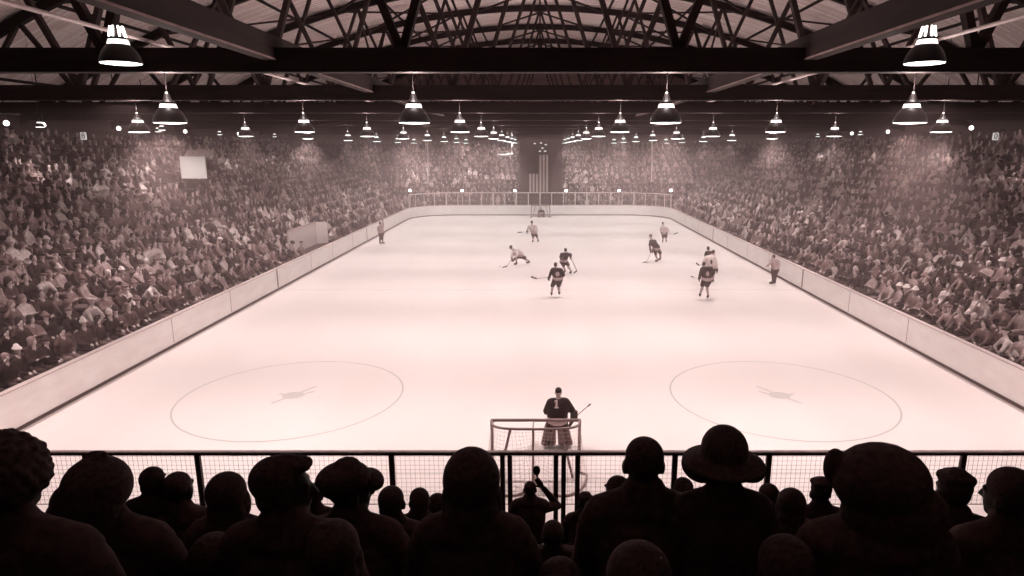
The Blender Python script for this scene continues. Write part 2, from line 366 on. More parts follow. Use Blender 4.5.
for px in (-7.4, -5.58, -2.42, 2.2, 3.73, 6.9, 8.9):
    m = MB(); m.box((px, NEAR-.06, (RZ+.5)/2), (.085, .06, RZ-.5)); inv(m.build('post', M_fdark), nf)
for px in (-.61, -.49, .26, .385, .61):
    m = MB(); m.box((px, NEAR-.1, RZ/2), (.075, .075, RZ)); inv(m.build('gate_post', M_fdark), nf)
m = MB(); wire_grid(m, [(-9.3, NEAR-.05), (9.3, NEAR-.05)], 0, 1.08, RZ, .078); m.bar((-9.3, NEAR-.05, 1.08), (9.3, NEAR-.05, 1.08), .012, .012); inv(m.build('wire_mesh', M_wire), nf)
ff = empty('far_fence', (0, FAR+.06, 1.07)); tag(ff, 'pale post and rail fence with wire along the far end boards', 'fence')
rr = ring(.06, 8); fp = [p for p in rr if p[1] > 65.4 and True]; fp.sort(key=lambda p: p[0])
fz = 2.32
m = MB(); m.tube([(x, y, fz) for x, y in fp], .045, 6); inv(m.build('top_rail', M_steel), ff)
fl = [Vector((*p, 0)) for p in fp]; cum = [0]
for a, b in zip(fl, fl[1:]): cum.append(cum[-1] + (b-a).length)
npst = 24
for k in range(npst+1):
    s = cum[-1]*k/npst
    for i in range(len(fl)-1):
        if s <= cum[i+1] + 1e-5:
            p = fl[i].lerp(fl[i+1], (s-cum[i])/(cum[i+1]-cum[i])); break
    m = MB(); m.tube([(p.x, p.y, 1.05), (p.x, p.y, fz)], .065 if k % 4 == 0 else .042, 6); inv(m.build('post', M_steel), ff)
m = MB(); wire_grid(m, fp, 0, 1.1, fz, .35, .003); inv(m.build('wire_mesh', M_steel), ff)

# stands --------------------------------------------------------------
def side_stand(s, name):
    m = MB(); prof = [(SX0-.35, -.01), (SX0-.35, SZ0)]
    for i in range(NROW):
        x0 = SX0 - .35 + i*RUN; z = SZ0 + i*RISE; prof += [(x0+RUN, z), (x0+RUN, z+RISE)]
    prof += [(SX0-.35+NROW*RUN+1.6, SZ0+NROW*RISE), (SX0-.35+NROW*RUN+1.6, -.01)]
    n = len(prof); m.add([(s*x, y, z) for y in (8, 70) for x, z in prof], [tuple(range(n)), tuple(range(2*n-1, n-1, -1))] + [(i, (i+1) % n, n+(i+1) % n, n+i) for i in range(n)])
    for i in range(NROW): m.box((s*(SX0 + i*RUN + .2), 39, SZ0 + i*RISE + .41), (.3, 61, .05))
    return structure(m.build(name, M_tread))
side_stand(-1, 'floor_left_stand_steps'); side_stand(1, 'floor_right_stand_steps')
EY0, ENR = 71.4, 15
m = MB(); prof = [(EY0-.6, -.01), (EY0-.6, .3)]
for i in range(ENR): prof += [(EY0+.3+i*.75, .3+i*.42), (EY0+.3+i*.75, .3+(i+1)*.42)]
prof += [(84, .3+ENR*.42), (84, -.01)]; n = len(prof)
m.add([(x, y, z) for x in (-29.5, 29.5) for y, z in prof], [tuple(range(n)), tuple(range(2*n-1, n-1, -1))] + [(i, (i+1) % n, n+(i+1) % n, n+i) for i in range(n)])
structure(m.build('floor_end_stand_steps', M_tread))
# near end tiers, below the camera
TD0, TRUN, TRISE, TZ0 = 1.5, .7, .39, 4.62      # row k: people at D = TD0 + .7k, their tread at TZ0 - .39k
m = MB(); prof = []
for k in range(-4, 11): prof += [(TD0+k*TRUN-.3, TZ0-k*TRISE), (TD0+(k+1)*TRUN-.3, TZ0-k*TRISE)]
prof += [(9.7, .25), (9.7, -.01), (-1.6, -.01)]; n = len(prof)
m.add([(x, y, z) for x in (-15, 15) for y, z in prof], [tuple(range(n)), tuple(range(2*n-1, n-1, -1))] + [(i, (i+1) % n, n+(i+1) % n, n+i) for i in range(n)])
for k in range(-1, 11): m.box((0, TD0+k*TRUN-.02, TZ0-k*TRISE+.40), (29.6, .28, .04))
structure(m.build('floor_near_stand_steps', M_tread))

# shell ---------------------------------------------------------------
RXH, RZE, RZA = 30.6, 8.42, 17.9
RR = (RXH**2 + (RZA-RZE)**2)/(2*(RZA-RZE))
def arch(x): return RZA - RR + math.sqrt(RR*RR - x*x)
xs = [RXH*(k/24-1) for k in range(49)]
m = MB(); n = len(xs)
m.add([(x, y, arch(x)+.30+dz) for dz in (0, .15) for y in (-8, 88) for x in xs],
      [(i, n+i, n+i+1, i+1) for i in range(n-1)] + [(2*n+i, 2*n+i+1, 3*n+i+1, 3*n+i) for i in range(n-1)]); structure(m.build('ceiling', M_roof))
m = MB(); m.box((-30.75, 40, 4.3), (.3, 96, 8.9)); structure(m.build('wall_left', M_walls))
m = MB(); m.box((30.75, 40, 4.3), (.3, 96, 8.9)); structure(m.build('wall_right', M_walls))
for nm, y in (('wall_back', 84.2), ('wall_front', -7.6)):
    m = MB(); m.add([(x, y+d, z) for d in (0, .3) for x, z in [(-30.6, 0), (30.6, 0)] + [(x, arch(x)+.3) for x in reversed(xs)]],
        [tuple(range(n+2)), tuple(range(2*n+3, n+1, -1))]); structure(m.build(nm, M_wallw))
m = MB(); m.box((.1, 70.6, 3.9), (4.3, .3, 7.8)); m.box((.1, 70.45, 7.85), (4.7, .5, .14)); m.box((-1.95, 70.4, 3.9), (.16, .14, 7.7)); m.box((2.15, 70.4, 3.9), (.16, .14, 7.7))
structure(m.build('trim_1', mat('dark_portal', .09, .9, var=.2)))

# roof trusses --------------------------------------------------------
TR = [15 + 8.5*k for k in range(-1, 9)]
def truss():
    t = empty('roof_truss'); CB = .49
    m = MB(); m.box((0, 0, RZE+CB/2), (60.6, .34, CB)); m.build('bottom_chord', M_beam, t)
    m = MB(); q = [x for x in xs]; vs = []
    for x in q:
        z = arch(x)
        for dy in (-.16, .16):
            for dz in (-.25, .2): vs.append((x, dy, z+dz))
    fs = []
    for i in range(len(q)-1):
        a = 4*i; fs += [(a, a+4, a+5, a+1), (a+2, a+3, a+7, a+6), (a, a+2, a+6, a+4), (a+1, a+5, a+7, a+3)]
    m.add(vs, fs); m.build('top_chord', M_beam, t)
    bot = [-26.2, -21.0, -15.6, -9.3, -2.95, 2.95, 9.3, 15.6, 21.0, 26.2]; top = [-28.5, -23.6, -18.3, -12.6, -6.3, 0, 6.3, 12.6, 18.3, 23.6, 28.5]
    for i, b in enumerate(bot):
        for tx in (top[i], top[i+1]):
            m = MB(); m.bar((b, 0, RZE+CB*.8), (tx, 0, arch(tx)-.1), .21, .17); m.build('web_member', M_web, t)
    return t
def copy_tree(o, parent=None):
    c = o.copy(); COL.objects.link(c); c.parent = parent
    for ch in list(o.children): copy_tree(ch, c)
    return c
t0 = truss(); ORD = ['first', 'second', 'third', 'fourth', 'fifth', 'sixth', 'seventh', 'eighth', 'ninth', 'tenth', 'eleventh', 'twelfth', 'thirteenth', 'fourteenth', 'fifteenth', 'sixteenth', 'seventeenth', 'eighteenth', 'nineteenth', 'twentieth']
vis = 0
for i, y in enumerate(TR[1:]):
    t = t0 if i == 0 else copy_tree(t0); t.location = (0, y, 0)
    tag(t, f'dark timber bowstring roof truss, {ORD[i]} counted from the near end' if i else 'dark timber bowstring roof truss nearest the camera with heavy straight beam', 'roof truss', 'bowstring trusses under the roof')
# long timbers and roof purlins
for s, w in ((-1, 'left'), (1, 'right')):
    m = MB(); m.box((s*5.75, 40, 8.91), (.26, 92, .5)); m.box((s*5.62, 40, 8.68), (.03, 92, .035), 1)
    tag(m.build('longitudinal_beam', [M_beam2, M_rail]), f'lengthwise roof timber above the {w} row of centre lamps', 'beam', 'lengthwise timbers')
    m = MB(); m.tube([(s*8.35, -6, 9.06), (s*8.35, 83, 9.06)], .04, 8)
    tag(m.build('ceiling_pipe', M_pipe), f'white pipe running lengthwise under the {w} roof slope', 'pipe', 'lengthwise pipes')
for k in range(-5, 6):
    x = k*5.6; 
    a = math.atan2(-x, RR)
    m = MB(); m.bar((x, -7, arch(x)+.23), (x, 84, arch(x)+.23), .14, .14)
    structure(m.build('ceiling_purlin', M_beam))
for i in range(0, 9):
    ya, yb = TR[i], TR[i+1]
    for xa, xb in ((-14, -6.5), (6.5, 14), (-6.5, -14), (14, 6.5), (-1, 5), (1, -5), (-22, -15), (22, 15)):
        m = MB(); m.bar((xa, ya, arch(xa)-.05), (xb, yb, arch(xb)-.05), .12, .12); structure(m.build('ceiling_brace', M_web))
for i in range(2, 9, 3):
    for x in (-12.6, 12.6):
        m = MB(); m.bar((x, TR[i], RZE+.3), (x, TR[i+1], arch(x)-.2), .12, .14); m.bar((x, TR[i+1], RZE+.3), (x, TR[i], arch(x)-.2), .12, .14)
        structure(m.build('ceiling_sway_brace', M_web))

# ================================================================== LAMPS
def shade_mesh():
    m = MB(); prof = [(.345, 0), (.337, .04), (.315, .12), (.275, .20), (.22, .27), (.18, .31)]
    m.lathe(prof, 28); m.lathe([(r-.012, z-.004) for r, z in reversed(prof)], 28, 1); m.lathe([(.345, 0), (.333, -.004)], 28)
    return m.mesh('shade', [M_black, M_white_in], True)
def simple(fn, *a):
    m = MB(); getattr(m, fn)(*a); return m
SH = shade_mesh()
m = MB(); m.lathe([(0, .035), (.325, .03), (.331, .012), (.325, -.008), (.2, -.022), (0, -.03)], 28); LENS = m.mesh('lens', M_glow, True)
m = MB(); m.lathe([(.18, .31), (.175, .34), (.16, .385), (.155, .395)], 20); VENT = m.mesh('vent_ring', M_vent, True)
m = MB(); m.lathe([(.155, .393), (.165, .40), (.13, .44), (.08, .50), (.05, .60), (.03, .64), (.0, .645)], 20); CAPM = m.mesh('socket_cap', M_black, True)
def lamp_spot(power, size):
    l = bpy.data.lights.new('lamp_light', 'SPOT'); l.energy = power; l.color = LT; l.spot_size = math.radians(size); l.spot_blend = 1.0; l.shadow_soft_size = .16; return l
ROOF_FILL = bpy.data.lights.new('roof_fill_light', 'POINT'); ROOF_FILL.energy = 95; ROOF_FILL.color = LT; ROOF_FILL.shadow_soft_size = .12  # added point light above each lamp cap to brighten the roof
SPOT = lamp_spot(LAMP_W*.9, 124); SPOT_H = lamp_spot(LAMP_W*.22, 100); SPOT_S = lamp_spot(LAMP_W*.26, 120); SPOT_B = lamp_spot(LAMP_W*.55, 150)
def make_lamp(x, y, z, ztop, label, sc=1.0, spot=SPOT, group='dome lamps hanging over the rink'):
    t = empty('pendant_lamp', (x, y, z)); t.scale = (sc,)*3
    tag(t, label, 'lamp', group)
    sh = link('shade', SH, t); link('lens', LENS, sh); link('vent_ring', VENT, sh); link('socket_cap', CAPM, t)
    m = MB(); m.tube([(0, 0, .63), (0, 0, (ztop-z)/sc)], .011, 6); m.build('rod', M_black, t)
    lo = bpy.data.objects.new('lamp_light', spot); COL.objects.link(lo); lo.parent = t; lo.location = (0, 0, -.07)
    if spot is SPOT:
        lo = bpy.data.objects.new('roof_fill_light', ROOF_FILL); COL.objects.link(lo); lo.parent = t; lo.location = (0, 0, .78)
    return t
ROWN = {-13.8: 'outer left', -8.1: 'middle left', -2.75: 'inner left', 2.75: 'inner right', 8.1: 'middle right', 13.8: 'outer right'}
for x in (-13.8, -8.1, -2.75, 2.75, 8.1, 13.8):
    for i, y in enumerate(TR[1:9]):
        make_lamp(x, y, 7.38, RZE, f'black dome lamp lit below, hanging over the ice, {ORD[i]} in the {ROWN[x]} row')
for x, w in ((-7.5, 'left'), (6.88, 'right')):
    t = make_lamp(x, 12.5, 8.32, arch(x)-.1, f'big dome lamp with slotted bright neck hanging high, nearest on the {w}', group='high slotted lamps', spot=SPOT_H)
    for k in range(8):
        a = 2*PI*k/8; m = MB(); m.bar((.135*math.cos(a), .135*math.sin(a), .44), (.10*math.cos(a), .10*math.sin(a), .62), .03, .015); m.build('neck_slot', M_globe, t)
BACK_FILL = bpy.data.lights.new('back_fill_light', 'POINT'); BACK_FILL.energy = 4; BACK_FILL.color = LT; BACK_FILL.shadow_soft_size = .3  # added unseen lamps behind the camera, lifting the dark foreground
for x, w in ((-6.0, 'left'), (6.0, 'right')):
    t = make_lamp(x, -3.5, 9.6, arch(x)-.1, f'added dim fill lamp behind the near spectators on the {w}, out of view', group='added fill lamps at the back', spot=BACK_FILL)
for x in (-22.3, 22.3):
    for i, y in enumerate((30.5, 39, 47.5, 56, 64.5)):
        make_lamp(x + (.5 if i % 2 else 0), y, 7.75, arch(x)-.1, f'small dome lamp over the {"left" if x < 0 else "right"} stand, {ORD[i]} from the near end', .55, SPOT_S, 'small lamps over the stands')
bl = A(162, 130, 35.5); make_lamp(bl.x, 35.5, bl.z, arch(bl.x)-.1, 'small dome lamp hanging just in front of the pale press booth', .55, SPOT_B, 'small lamps over the stands')
# bare bulbs on the walls over the top rows
for s, pts in ((-1, (34, 36.5, 43, 46, 51, 60)), (1, (33, 37, 42, 45, 52, 58))):
    for i, y in enumerate(pts):
        t = empty('bulb_lamp', (s*26.5, y, 8.05)); tag(t, f'bare globe bulb above the top rows of the {"left" if s < 0 else "right"} stand, {ORD[i]} from the near end', 'lamp', 'bare globe bulbs over the top rows')
        m = MB(); m.lathe([(0, .13), (.07, .11), (.12, .03), (.13, -.03), (.09, -.11), (0, -.14)], 14); m.build('bulb', M_globe, t, True)
        m = MB(); m.tube([(0, 0, .11), (0, 0, arch(26.5)-8.05+.36)], .03, 6); m.build('stem', M_black, t)
for i, px in enumerate((410, 462, 515, 566, 619, 671)):
    p = A(px, 190.5, 69.5 if 440 < px < 640 else 67.2); t = empty('fence_lamp', (p.x, p.y, p.z))
    tag(t, f'small bright lamp on a bracket above the far fence, {ORD[i]} from the left', 'lamp', 'lamps on the far fence')
    m = MB(); m.lathe([(0, .13), (.1, .1), (.16, .02), (.16, -.04), (.1, -.11), (0, -.13)], 14); m.build('bulb', M_globe, t, True)
    m = MB(); m.tube([(0, 0, -.1), (0, 0, 1.07-p.z)], .03, 6); m.build('bracket', M_steel, t)
# numbered signs
for s, txt, px, py in ((-1, '8', 83.5, 136), (1, '0', 995.5, 136.5)):
    p = A(px, py, 34 if s < 0 else 34)
    t = empty('section_sign', p); tag(t, f'small white numbered sign hanging above the {"left" if s < 0 else "right"} stand', 'sign')
    m = MB(); m.box((0, 0, 0), (.28, .04, .36)); m.build('sign_board', mat('sign_painted_glow', .8, emit=.55), t)  # emission painted in so the unlit board reads white
    c = bpy.data.curves.new('n', 'FONT'); c.body = txt; c.size = .38; c.extrude = .006; c.align_x = 'CENTER'; c.align_y = 'CENTER'
    o = bpy.data.objects.new('n', c); COL.objects.link(o); me = bpy.data.meshes.new_from_object(o.evaluated_get(bpy.context.evaluated_depsgraph_get())); bpy.data.objects.remove(o)
    me.materials.clear(); me.materials.append(M_black); o = link('numeral', me, t); o.rotation_euler = (PI/2, 0, 0); o.location = (0, -.03, 0)
    m = MB(); m.tube([(0, 0, .18), (0, 0, 10.2-p.z)], .012, 6); m.build('hanger', M_black, t)

# ================================================================== FLAG, SCOREBOARD, POLES
fd = 70.08; a0 = A(527.6, 155, fd); a1 = A(549.6, 192, fd); fw = a1.x - a0.x; fh = a0.z - a1.z
fl_ = empty('flag', (a0.x, fd, a0.z)); tag(fl_, 'long striped flag with dark canton hanging against the far wall', 'flag')
m = MB(); nx, nz = 52, 12
def fy(u, v): return .06*math.sin(u*9+v*2)*(.3+v)
for i in range(nx):
    for j in range(nz):
        u0, u1, v0, v1 = i/nx, (i+1)/nx, j/nz, (j+1)/nz
        st = int(i//4); lt = st % 2 == 1; mi = 0 if lt else 1
        if u0 < .53 and v0 < .42: mi = 2
        m.add([(u0*fw, fy(u0, v0), -v0*fh), (u1*fw, fy(u1, v0), -v0*fh), (u1*fw, fy(u1, v1), -v1*fh), (u0*fw, fy(u0, v1), -v1*fh)], [(0,1,2,3)], mi)
m.build('cloth', [M_fl_l, M_fl_d, M_fl_b], fl_)
m = MB()
for r in range(8):
    for c_ in range(6):
        cx_, cz = fw*.53*(c_+.5)/6, -fh*.42*(r+.5)/8
        m.add([(cx_ + (.055 if k % 2 == 0 else .022)*math.sin(k*PI/5), -.09, cz + (.055 if k % 2 == 0 else .022)*math.cos(k*PI/5)) for k in range(10)], [tuple(range(10))])
m.build('stars', mat('flag_star', .28), fl_)
m = MB(); m.tube([(-.15, 0, .04), (fw+.15, 0, .04)], .04, 8)
for xx in (-.1, fw+.1): m.bar((xx, 0, .04), (xx, .45, .04), .05, .05)
m.build('rod', M_black, fl_)
for px, y0, y1 in ((428, 140, 183), (651.5, 150, 181)):
    d = 66; a, b = A(px, y0, d), A(px, y1, d); m = MB(); hk = -.35 if px < 540 else .2
    m.tube([(a.x, d, 8.5), (b.x, d, b.z+.15), (b.x+hk*.4, d, b.z), (b.x+hk, d, b.z)], .05, 6)
    tag(m.build('hanging_pipe', M_steel), f'thin hooked pipe hanging down at the far end, {"left" if px < 540 else "right"} of the flag', 'pipe')
sb = empty('hanging_light_cluster', A(541, 152, 66)); tag(sb, 'cluster of small lamps on a dark frame hanging above the flag', 'light cluster')
m = MB()
for a, b in (((-1.1, 0, .9), (1.1, 0, .9)), ((-1.1, 0, .9), (-.3, 0, .1)), ((1.1, 0, .9), (.3, 0, .1)), ((-.3, 0, .1), (.3, 0, .1)), ((0, 0, .9), (0, 0, 2.1)), ((-.3,0,.1),(.4,0,.9))): m.bar(a, b, .07, .07)
m.build('frame', M_black, sb)
for x, z in ((.45, .7), (.15, .38), (-.1, .08), (.4, .08), (-.6, .8), (0, .85)):
    m = MB(); m.lathe([(0, .05), (.09, .04), (.13, 0), (.11, -.04), (0, -.06)], 12, 0, (x, -.08, z)); m.build('lamp_head', mat('cluster_glow', .9, emit=.8), sb, True)
m = MB(); p0, p1 = A(497.5, 154.5, 66), A(512, 154.2, 66); pm = (p0+p1)/2
m.tube([p0, (p0*.6+p1*.4)-Vector((0,0,.04)), p1], .05, 6); m.tube([p0, (p0.x, 66, 8.5)], .012, 5); m.tube([p1, (p1.x, 66, 8.5)], .012, 5)
tag(m.build('hanging_bar', M_pipe), 'short white bar hanging on thin wires at the far end beside the flag', 'bar')

# ================================================================== SIDE FITTINGS
bx = empty('press_booth', (-24.2, 45, 0)); tag(bx, 'pale boxed-in booth standing high among the left stand crowd', 'booth')
bz0, bz1 = A(190, 178.5, 38).z, A(190, 156.5, 38).z; bxa, bxb = A(181, 168, 38).x, A(206, 168, 38).x; bcx = (bxa+bxb)/2
bx.location = (bcx, 38, bz0)
bh = bz1-bz0; bw = bxb-bxa
m = MB(); m.box((0, 0, bh/2), (bw, .06, bh)); m.box((-bw/2, .65, bh/2), (.06, 1.3, bh)); m.build('panel', mat('booth_paint', .95, .7), bx)
m = MB(); m.box((0, .65, .05), (bw, 1.3, .08)); m.box((0, 1.0, .6), (bw, .3, .3)); m.bar((bw/2, 0, bh-.1), (bw/2, 1.3, bh-.1), .05, .05); m.bar((bw/2, 1.3, 0), (bw/2, 1.3, bh-.1), .05, .05); m.bar((0, 1.2, .05), (0, 1.2, -1.6), .1, .1); m.build('booth_floor', M_tread, bx)
for dx in (-bw/2+.08, bw/2-.08):
    m = MB(); m.box((dx, .1, -.9), (.1, .1, 1.8)); m.build('support_post', M_tread, bx)
gp = empty('bench_wall', (-14.6, 40.6, 0)); tag(gp, 'tall white slanting wall panel behind the left side boards', 'wall panel')
m = MB(); m.box((0, 0, 1.15), (.08, 4.9, 2.0)); m.box((.35, 2.45, 1.15), (.8, .08, 2.0)); m.build('panel', mat('bench_wall_paint', .7, .7), gp)
m = MB(); m.box((0, 0, 2.17), (.12, 4.95, .05)); m.build('top_trim', M_cap, gp)
hr = empty('handrail', (-16.3, 38, 1.5)); tag(hr, 'pale handrail rising out of the left stand behind the white panel', 'handrail')
m = MB(); m.box((0, 0, 1.0), (.06, 5.5, .08)); m.build('rail', M_steel, hr)
for dy in (-2.6, 0, 2.6):
    m = MB(); m.box((0, dy, .45), (.05, .05, 1.1)); m.build('post', M_steel, hr)

# ================================================================== GOALS
def goal(loc, sgn, name_label):
    """mouth faces sgn*Y; the frame and net go the other way"""
    g = empty('hockey_goal', loc); tag(g, name_label, 'goal'); hw = .93; h = 1.22; r = .035
    b = -sgn
    for s in (-1, 1):
        m = MB(); m.tube([(s*hw, 0, 0), (s*hw, 0, h)], r, 10); m.build('post', M_goal, g)
        m = MB(); m.tube([(s*.52, b*.44, h-.02), (s*.78, b*.25, 0.03)], .028, 8); m.build('stanchion', M_goal, g)
    m = MB(); m.tube([(-hw-.02, 0, h), (hw+.02, 0, h)], r, 10); m.build('crossbar', M_goal, g)
    top = []
    for k in range(17):
        a = PI*k/16; top.append((-math.copysign(abs(math.cos(a))**.55, math.cos(a))*hw, b*.46*math.sin(a)**.6 if 0 < k < 16 else 0, h))
    m = MB(); m.tube(top, .028, 8); m.build('back_rail', M_goal, g)
    m = MB(); m.tube([(-.05, b*.46, h), (-.05, b*1.0, .03)], .026, 8); m.build('centre_post', M_goal, g)
    m = MB(); m.tube([(-.05, 0, h), (-.05, b*.46, h)], .014, 6); m.build('top_strut', M_goal, g)
    base = [(-hw, 0, .03)]
    for s0 in (-1, 1):
        for k in range(13):
            a = PI*k/12; cx = s0*.53; base.append((cx - math.cos(a)*.56, b*(.12 + .9*math.sin(a)), .03))
    base.append((hw, 0, .03))
    m = MB(); m.tube(base, .026, 8); m.build('base_rail', M_goal, g)
    # net: strands from the back rail to the base
    m = MB(); N = 34; M_ = 16
    def along(P, t):
        P = [Vector(p) for p in P]; L = [0]
        for p, q in zip(P, P[1:]): L.append(L[-1] + (q-p).length)
        s = t*L[-1]
        for i in range(len(P)-1):
            if s <= L[i+1] + 1e-6: return P[i].lerp(P[i+1], (s-L[i])/max(L[i+1]-L[i], 1e-6))
        return P[-1]
    grid = [[along(top, i/N).lerp(along(base, i/N), j/M_) for j in range(M_+1)] for i in range(N+1)]
    for row in grid:
        for p, q in zip(row, row[1:]): m.bar(p, q, .0035, .0035)
    for j in range(1, M_+1):
        for i in range(N): m.bar(grid[i][j], grid[i+1][j], .0035, .0035)
    m.build('net', M_net, g); return g
goal((-.09, 13.1, 0), 1, 'hockey goal at the near end seen from behind the net')
goal((.06, 66.9, 0), -1, 'small distant hockey goal in front of the far boards')

# ================================================================== PLAYERS
PB = dict(jersey=M_jl, stripe=M_sock, pants=M_pants, sock=M_sock, skin=M_skin, hair=M_hair, lip=M_hairg, eye=M_hair, glove=M_glove, skate=M_skate, coat=M_coat[1])
def player(D, J, jersey, label, name='hockey_player', socks=M_sock, pants=M_pants, bulk=1.0, yaw=0.0, ppants='pants', crest=None, facing=1, hat=None, gl=True, voxel=.026, waist=True):
    """J: joints read off the photo as (px, py[, depth offset])"""
    def jp(k):
        q = J[k]; return A(q[0], q[1], D + (q[2] if len(q) > 2 else 0))
    hd, sl, sr, el, er, hl, hr_, hip, kl, kr, fl2, fr = [jp(k) for k in ('head','sl','sr','el','er','hl','hr','hip','kl','kr','fl','fr')]
    org = Vector((hip.x, D, 0)); mats = dict(PB); mats['jersey'] = jersey; mats['sock'] = socks; mats['pants'] = pants
    mats['stripe'] = M_sock if waist else jersey
    for f in (fl2, fr): f.z = max(f.z, .11)
    b = bulk; nk = (sl+sr)/2 + Vector((0,0,.06)); mid = (nk*.5+hip*.5)
    P = [cap(hip + Vector((-.09,0,0)), .15*b, hip + Vector((.09,0,0)), .15*b, 'pants'), cap(hip + Vector((-.06,0,.14)), .16*b, (sl*.75+sr*.25)+Vector((0,0,-.08)), .15*b, 'jersey'),
         cap(hip + Vector((.06,0,.14)), .16*b, (sl*.25+sr*.75)+Vector((0,0,-.08)), .15*b, 'jersey'), cap(sl*.93+sr*.07, .1*b, sr*.93+sl*.07, .1*b, 'jersey'),
         cap(hip + Vector((-.07,0,.05)), .168*b, hip + Vector((.07,0,.05)), .168*b, 'stripe'), cap(nk, .06, hd - Vector((0,0,.08)), .055, 'skin')]
    for s_, e_, h_ in ((sl, el, hl), (sr, er, hr_)):
        P += [cap(s_, .088*b, e_, .07*b, 'jersey'), cap(e_, .068*b, h_, .05, 'jersey'), cap(h_, .045, h_ + (h_-e_).normalized()*.05, .04, 'skin')]
    for dx, k_, f_ in ((-.1, kl, fl2), (.1, kr, fr)):
        P += [cap(hip + Vector((dx,0,-.02)), .135*b, k_ + Vector((0,0,.1)), .1*b, 'pants'), cap(k_ + Vector((0,0,.08)), .085, k_, .078, 'sock'), cap(k_, .078, f_ + Vector((0,0,.08)), .055, 'sock')]
    Rh = Euler((-.2 if facing > 0 else .1, 0, yaw)).to_matrix(); P += xf(head_prims(True), Rh, hd)
    P = xf(P, Matrix.Identity(3), -org)
    me, _ = fuse('person', P, voxel, mats, 1); body = link(name, me); body.location = org; tag(body, label, 'person')
    st, hp = headwear(hat or 'short'); me, _ = fuse(st, xf(hp, Rh, hd-org), .018, dict(hair=M_hair, hat=M_hair, band=M_hair), 1); link(st, me, body)
    fdir = Rh @ Vector((0, 1, 0)); fdir.z = 0; fdir.normalize()
    for f_ in (fl2, fr):
        q = f_ - org; me, _ = fuse('skate', [cap(q + Vector((0,0,.06)), .058, q, .05, 's'), cap(q, .048, q + fdir*.15 + Vector((0,0,-.03)), .038, 's'), cap(q - fdir*.06 + Vector((0,0,-.085)), .012, q + fdir*.17 + Vector((0,0,-.085)), .012, 's')], .016, dict(s=M_skate), 0); link('skate', me, body)
    if gl:
        for e_, h_ in ((el, hl), (er, hr_)):
            q = h_-org; d = (h_-e_).normalized(); prs = [cap(q - d*.08, .072, q, .062, 'g')] + hand_prims(q - d*.01, d, (0,0,1), 'g', .8, 1.35)
            me, _ = fuse('glove', prs, .018, dict(g=M_glove), 0); link('glove', me, body)
    if crest:
        c = (sl+sr)/2*.62 + hip*.38 - org; y = -.178*b
        m = MB(); R = .085; m.add([(c.x + crest[1] + R*crest[0]*math.cos(2*PI*k/16), c.y + y - .015*math.cos(2*2*PI*k/16), c.z + R*1.25*math.sin(2*PI*k/16)) for k in range(16)] + [(c.x + crest[1] + R*crest[0]*math.cos(2*PI*k/16), c.y + y + .05, c.z + R*1.25*math.sin(2*PI*k/16)) for k in range(16)], [tuple(range(16))] + [(k, (k+1) % 16, 16+(k+1) % 16, 16+k) for k in range(16)])
        m.build('jersey_patch', M_sock if jersey is M_jd else M_jd, body)
    return body
def stick(top, heel, toe, label, w=.03, grp=None):
    m = MB(); top, heel, toe = Vector(top), Vector(heel), Vector(toe); o = (top+heel)/2; d = (heel-top).normalized()
    t = empty('hockey_stick', heel); tag(t, label, 'hockey stick', grp)
    m.bar(top-heel, Vector((0,0,0)), w, w*.75); m.build('shaft', M_stick, t)
    m = MB(); m.bar(Vector((0,0,0)) - d*.05, toe-heel, .02, .075, 0); m.build('blade', M_tape, t); m = MB(); m.bar(top-heel, (top-heel)+d*.1, w*1.25, w*1.1); m.build('knob', M_tape, t)
    return t
def ip(px, py, D=None, z=.03): return A(px, py, D) if D else G(px, py, z)
# 1 dark, back to us
player(30.4, dict(head=(555.5,265), sl=(552.6,269.5), sr=(561,270), el=(550.5,273.5), er=(563.6,275), hl=(549.2,277.6,.1), hr=(561.5,277.5,.2), hip=(557.6,279.5), kl=(552.5,287.5), kr=(558.7,287.5), fl=(551.6,294), fr=(559.2,293.5)),
       M_jd, 'dark-jersey hockey player standing back to camera at centre ice, nearest of the central group', crest=(1.15, .02), bulk=1.05)
stick(A(549.5,277,30.5), A(536,278.8,30.8) , A(531,276.8,30.9), 'hockey stick of the nearest dark-jersey player, blade out to his side')
# 2 dark, behind
player(36.2, dict(head=(565.3,250.3), sl=(561.6,254.2), sr=(568,254), el=(560.3,257), er=(571,254.5), hl=(562.5,259.2,-.2), hr=(570.6,257.2), hip=(563.8,261.5), kl=(563.6,267.2), kr=(568.2,266.6), fl=(565,271.5,.3), fr=(571,273.3)),
       M_jd, 'dark-jersey hockey player skating just behind the nearest central player', yaw=.5, waist=True)
stick(A(570.6,257.2,36.1), G(577,271,.03), G(574,273,.03), 'hockey stick of the dark-jersey player behind the central one')
# 3 white, lunging
player(39.2, dict(head=(510.6,247.4), sl=(513,252), sr=(517.8,250), el=(511.5,256,-.2), er=(517.5,255,-.3), hl=(512,259.2,-.3), hr=(514,259.5,-.4), hip=(520.2,256.2), kl=(516,259.2,-.2), kr=(525,259.4,.2), fl=(516.7,263.8,-.1), fr=(529,262,.3)),
       M_jl, 'white-jersey hockey player lunging low towards the left with one leg stretched back', yaw=1.3)
stick(A(514,255,38.9), G(506.5,267), G(502.5,267.8), 'hockey stick reaching low in front of the lunging white-jersey player')
# 4 white far
player(48.6, dict(head=(531.6,222.3), sl=(529,226), sr=(535.6,226), el=(527.6,229), er=(537,230), hl=(527,232), hr=(536.6,232.5), hip=(534,233.6), kl=(533.2,238), kr=(537,237.6), fl=(533,241.2), fr=(538.4,240.8)),
       M_jl, 'white-jersey hockey player standing alone in front of the distant goal', yaw=.4)
stick(A(536,231,48.2), A(521,232.2,48.1), A(517.8,232.4,48), 'hockey stick held out level by the lone far white-jersey player')
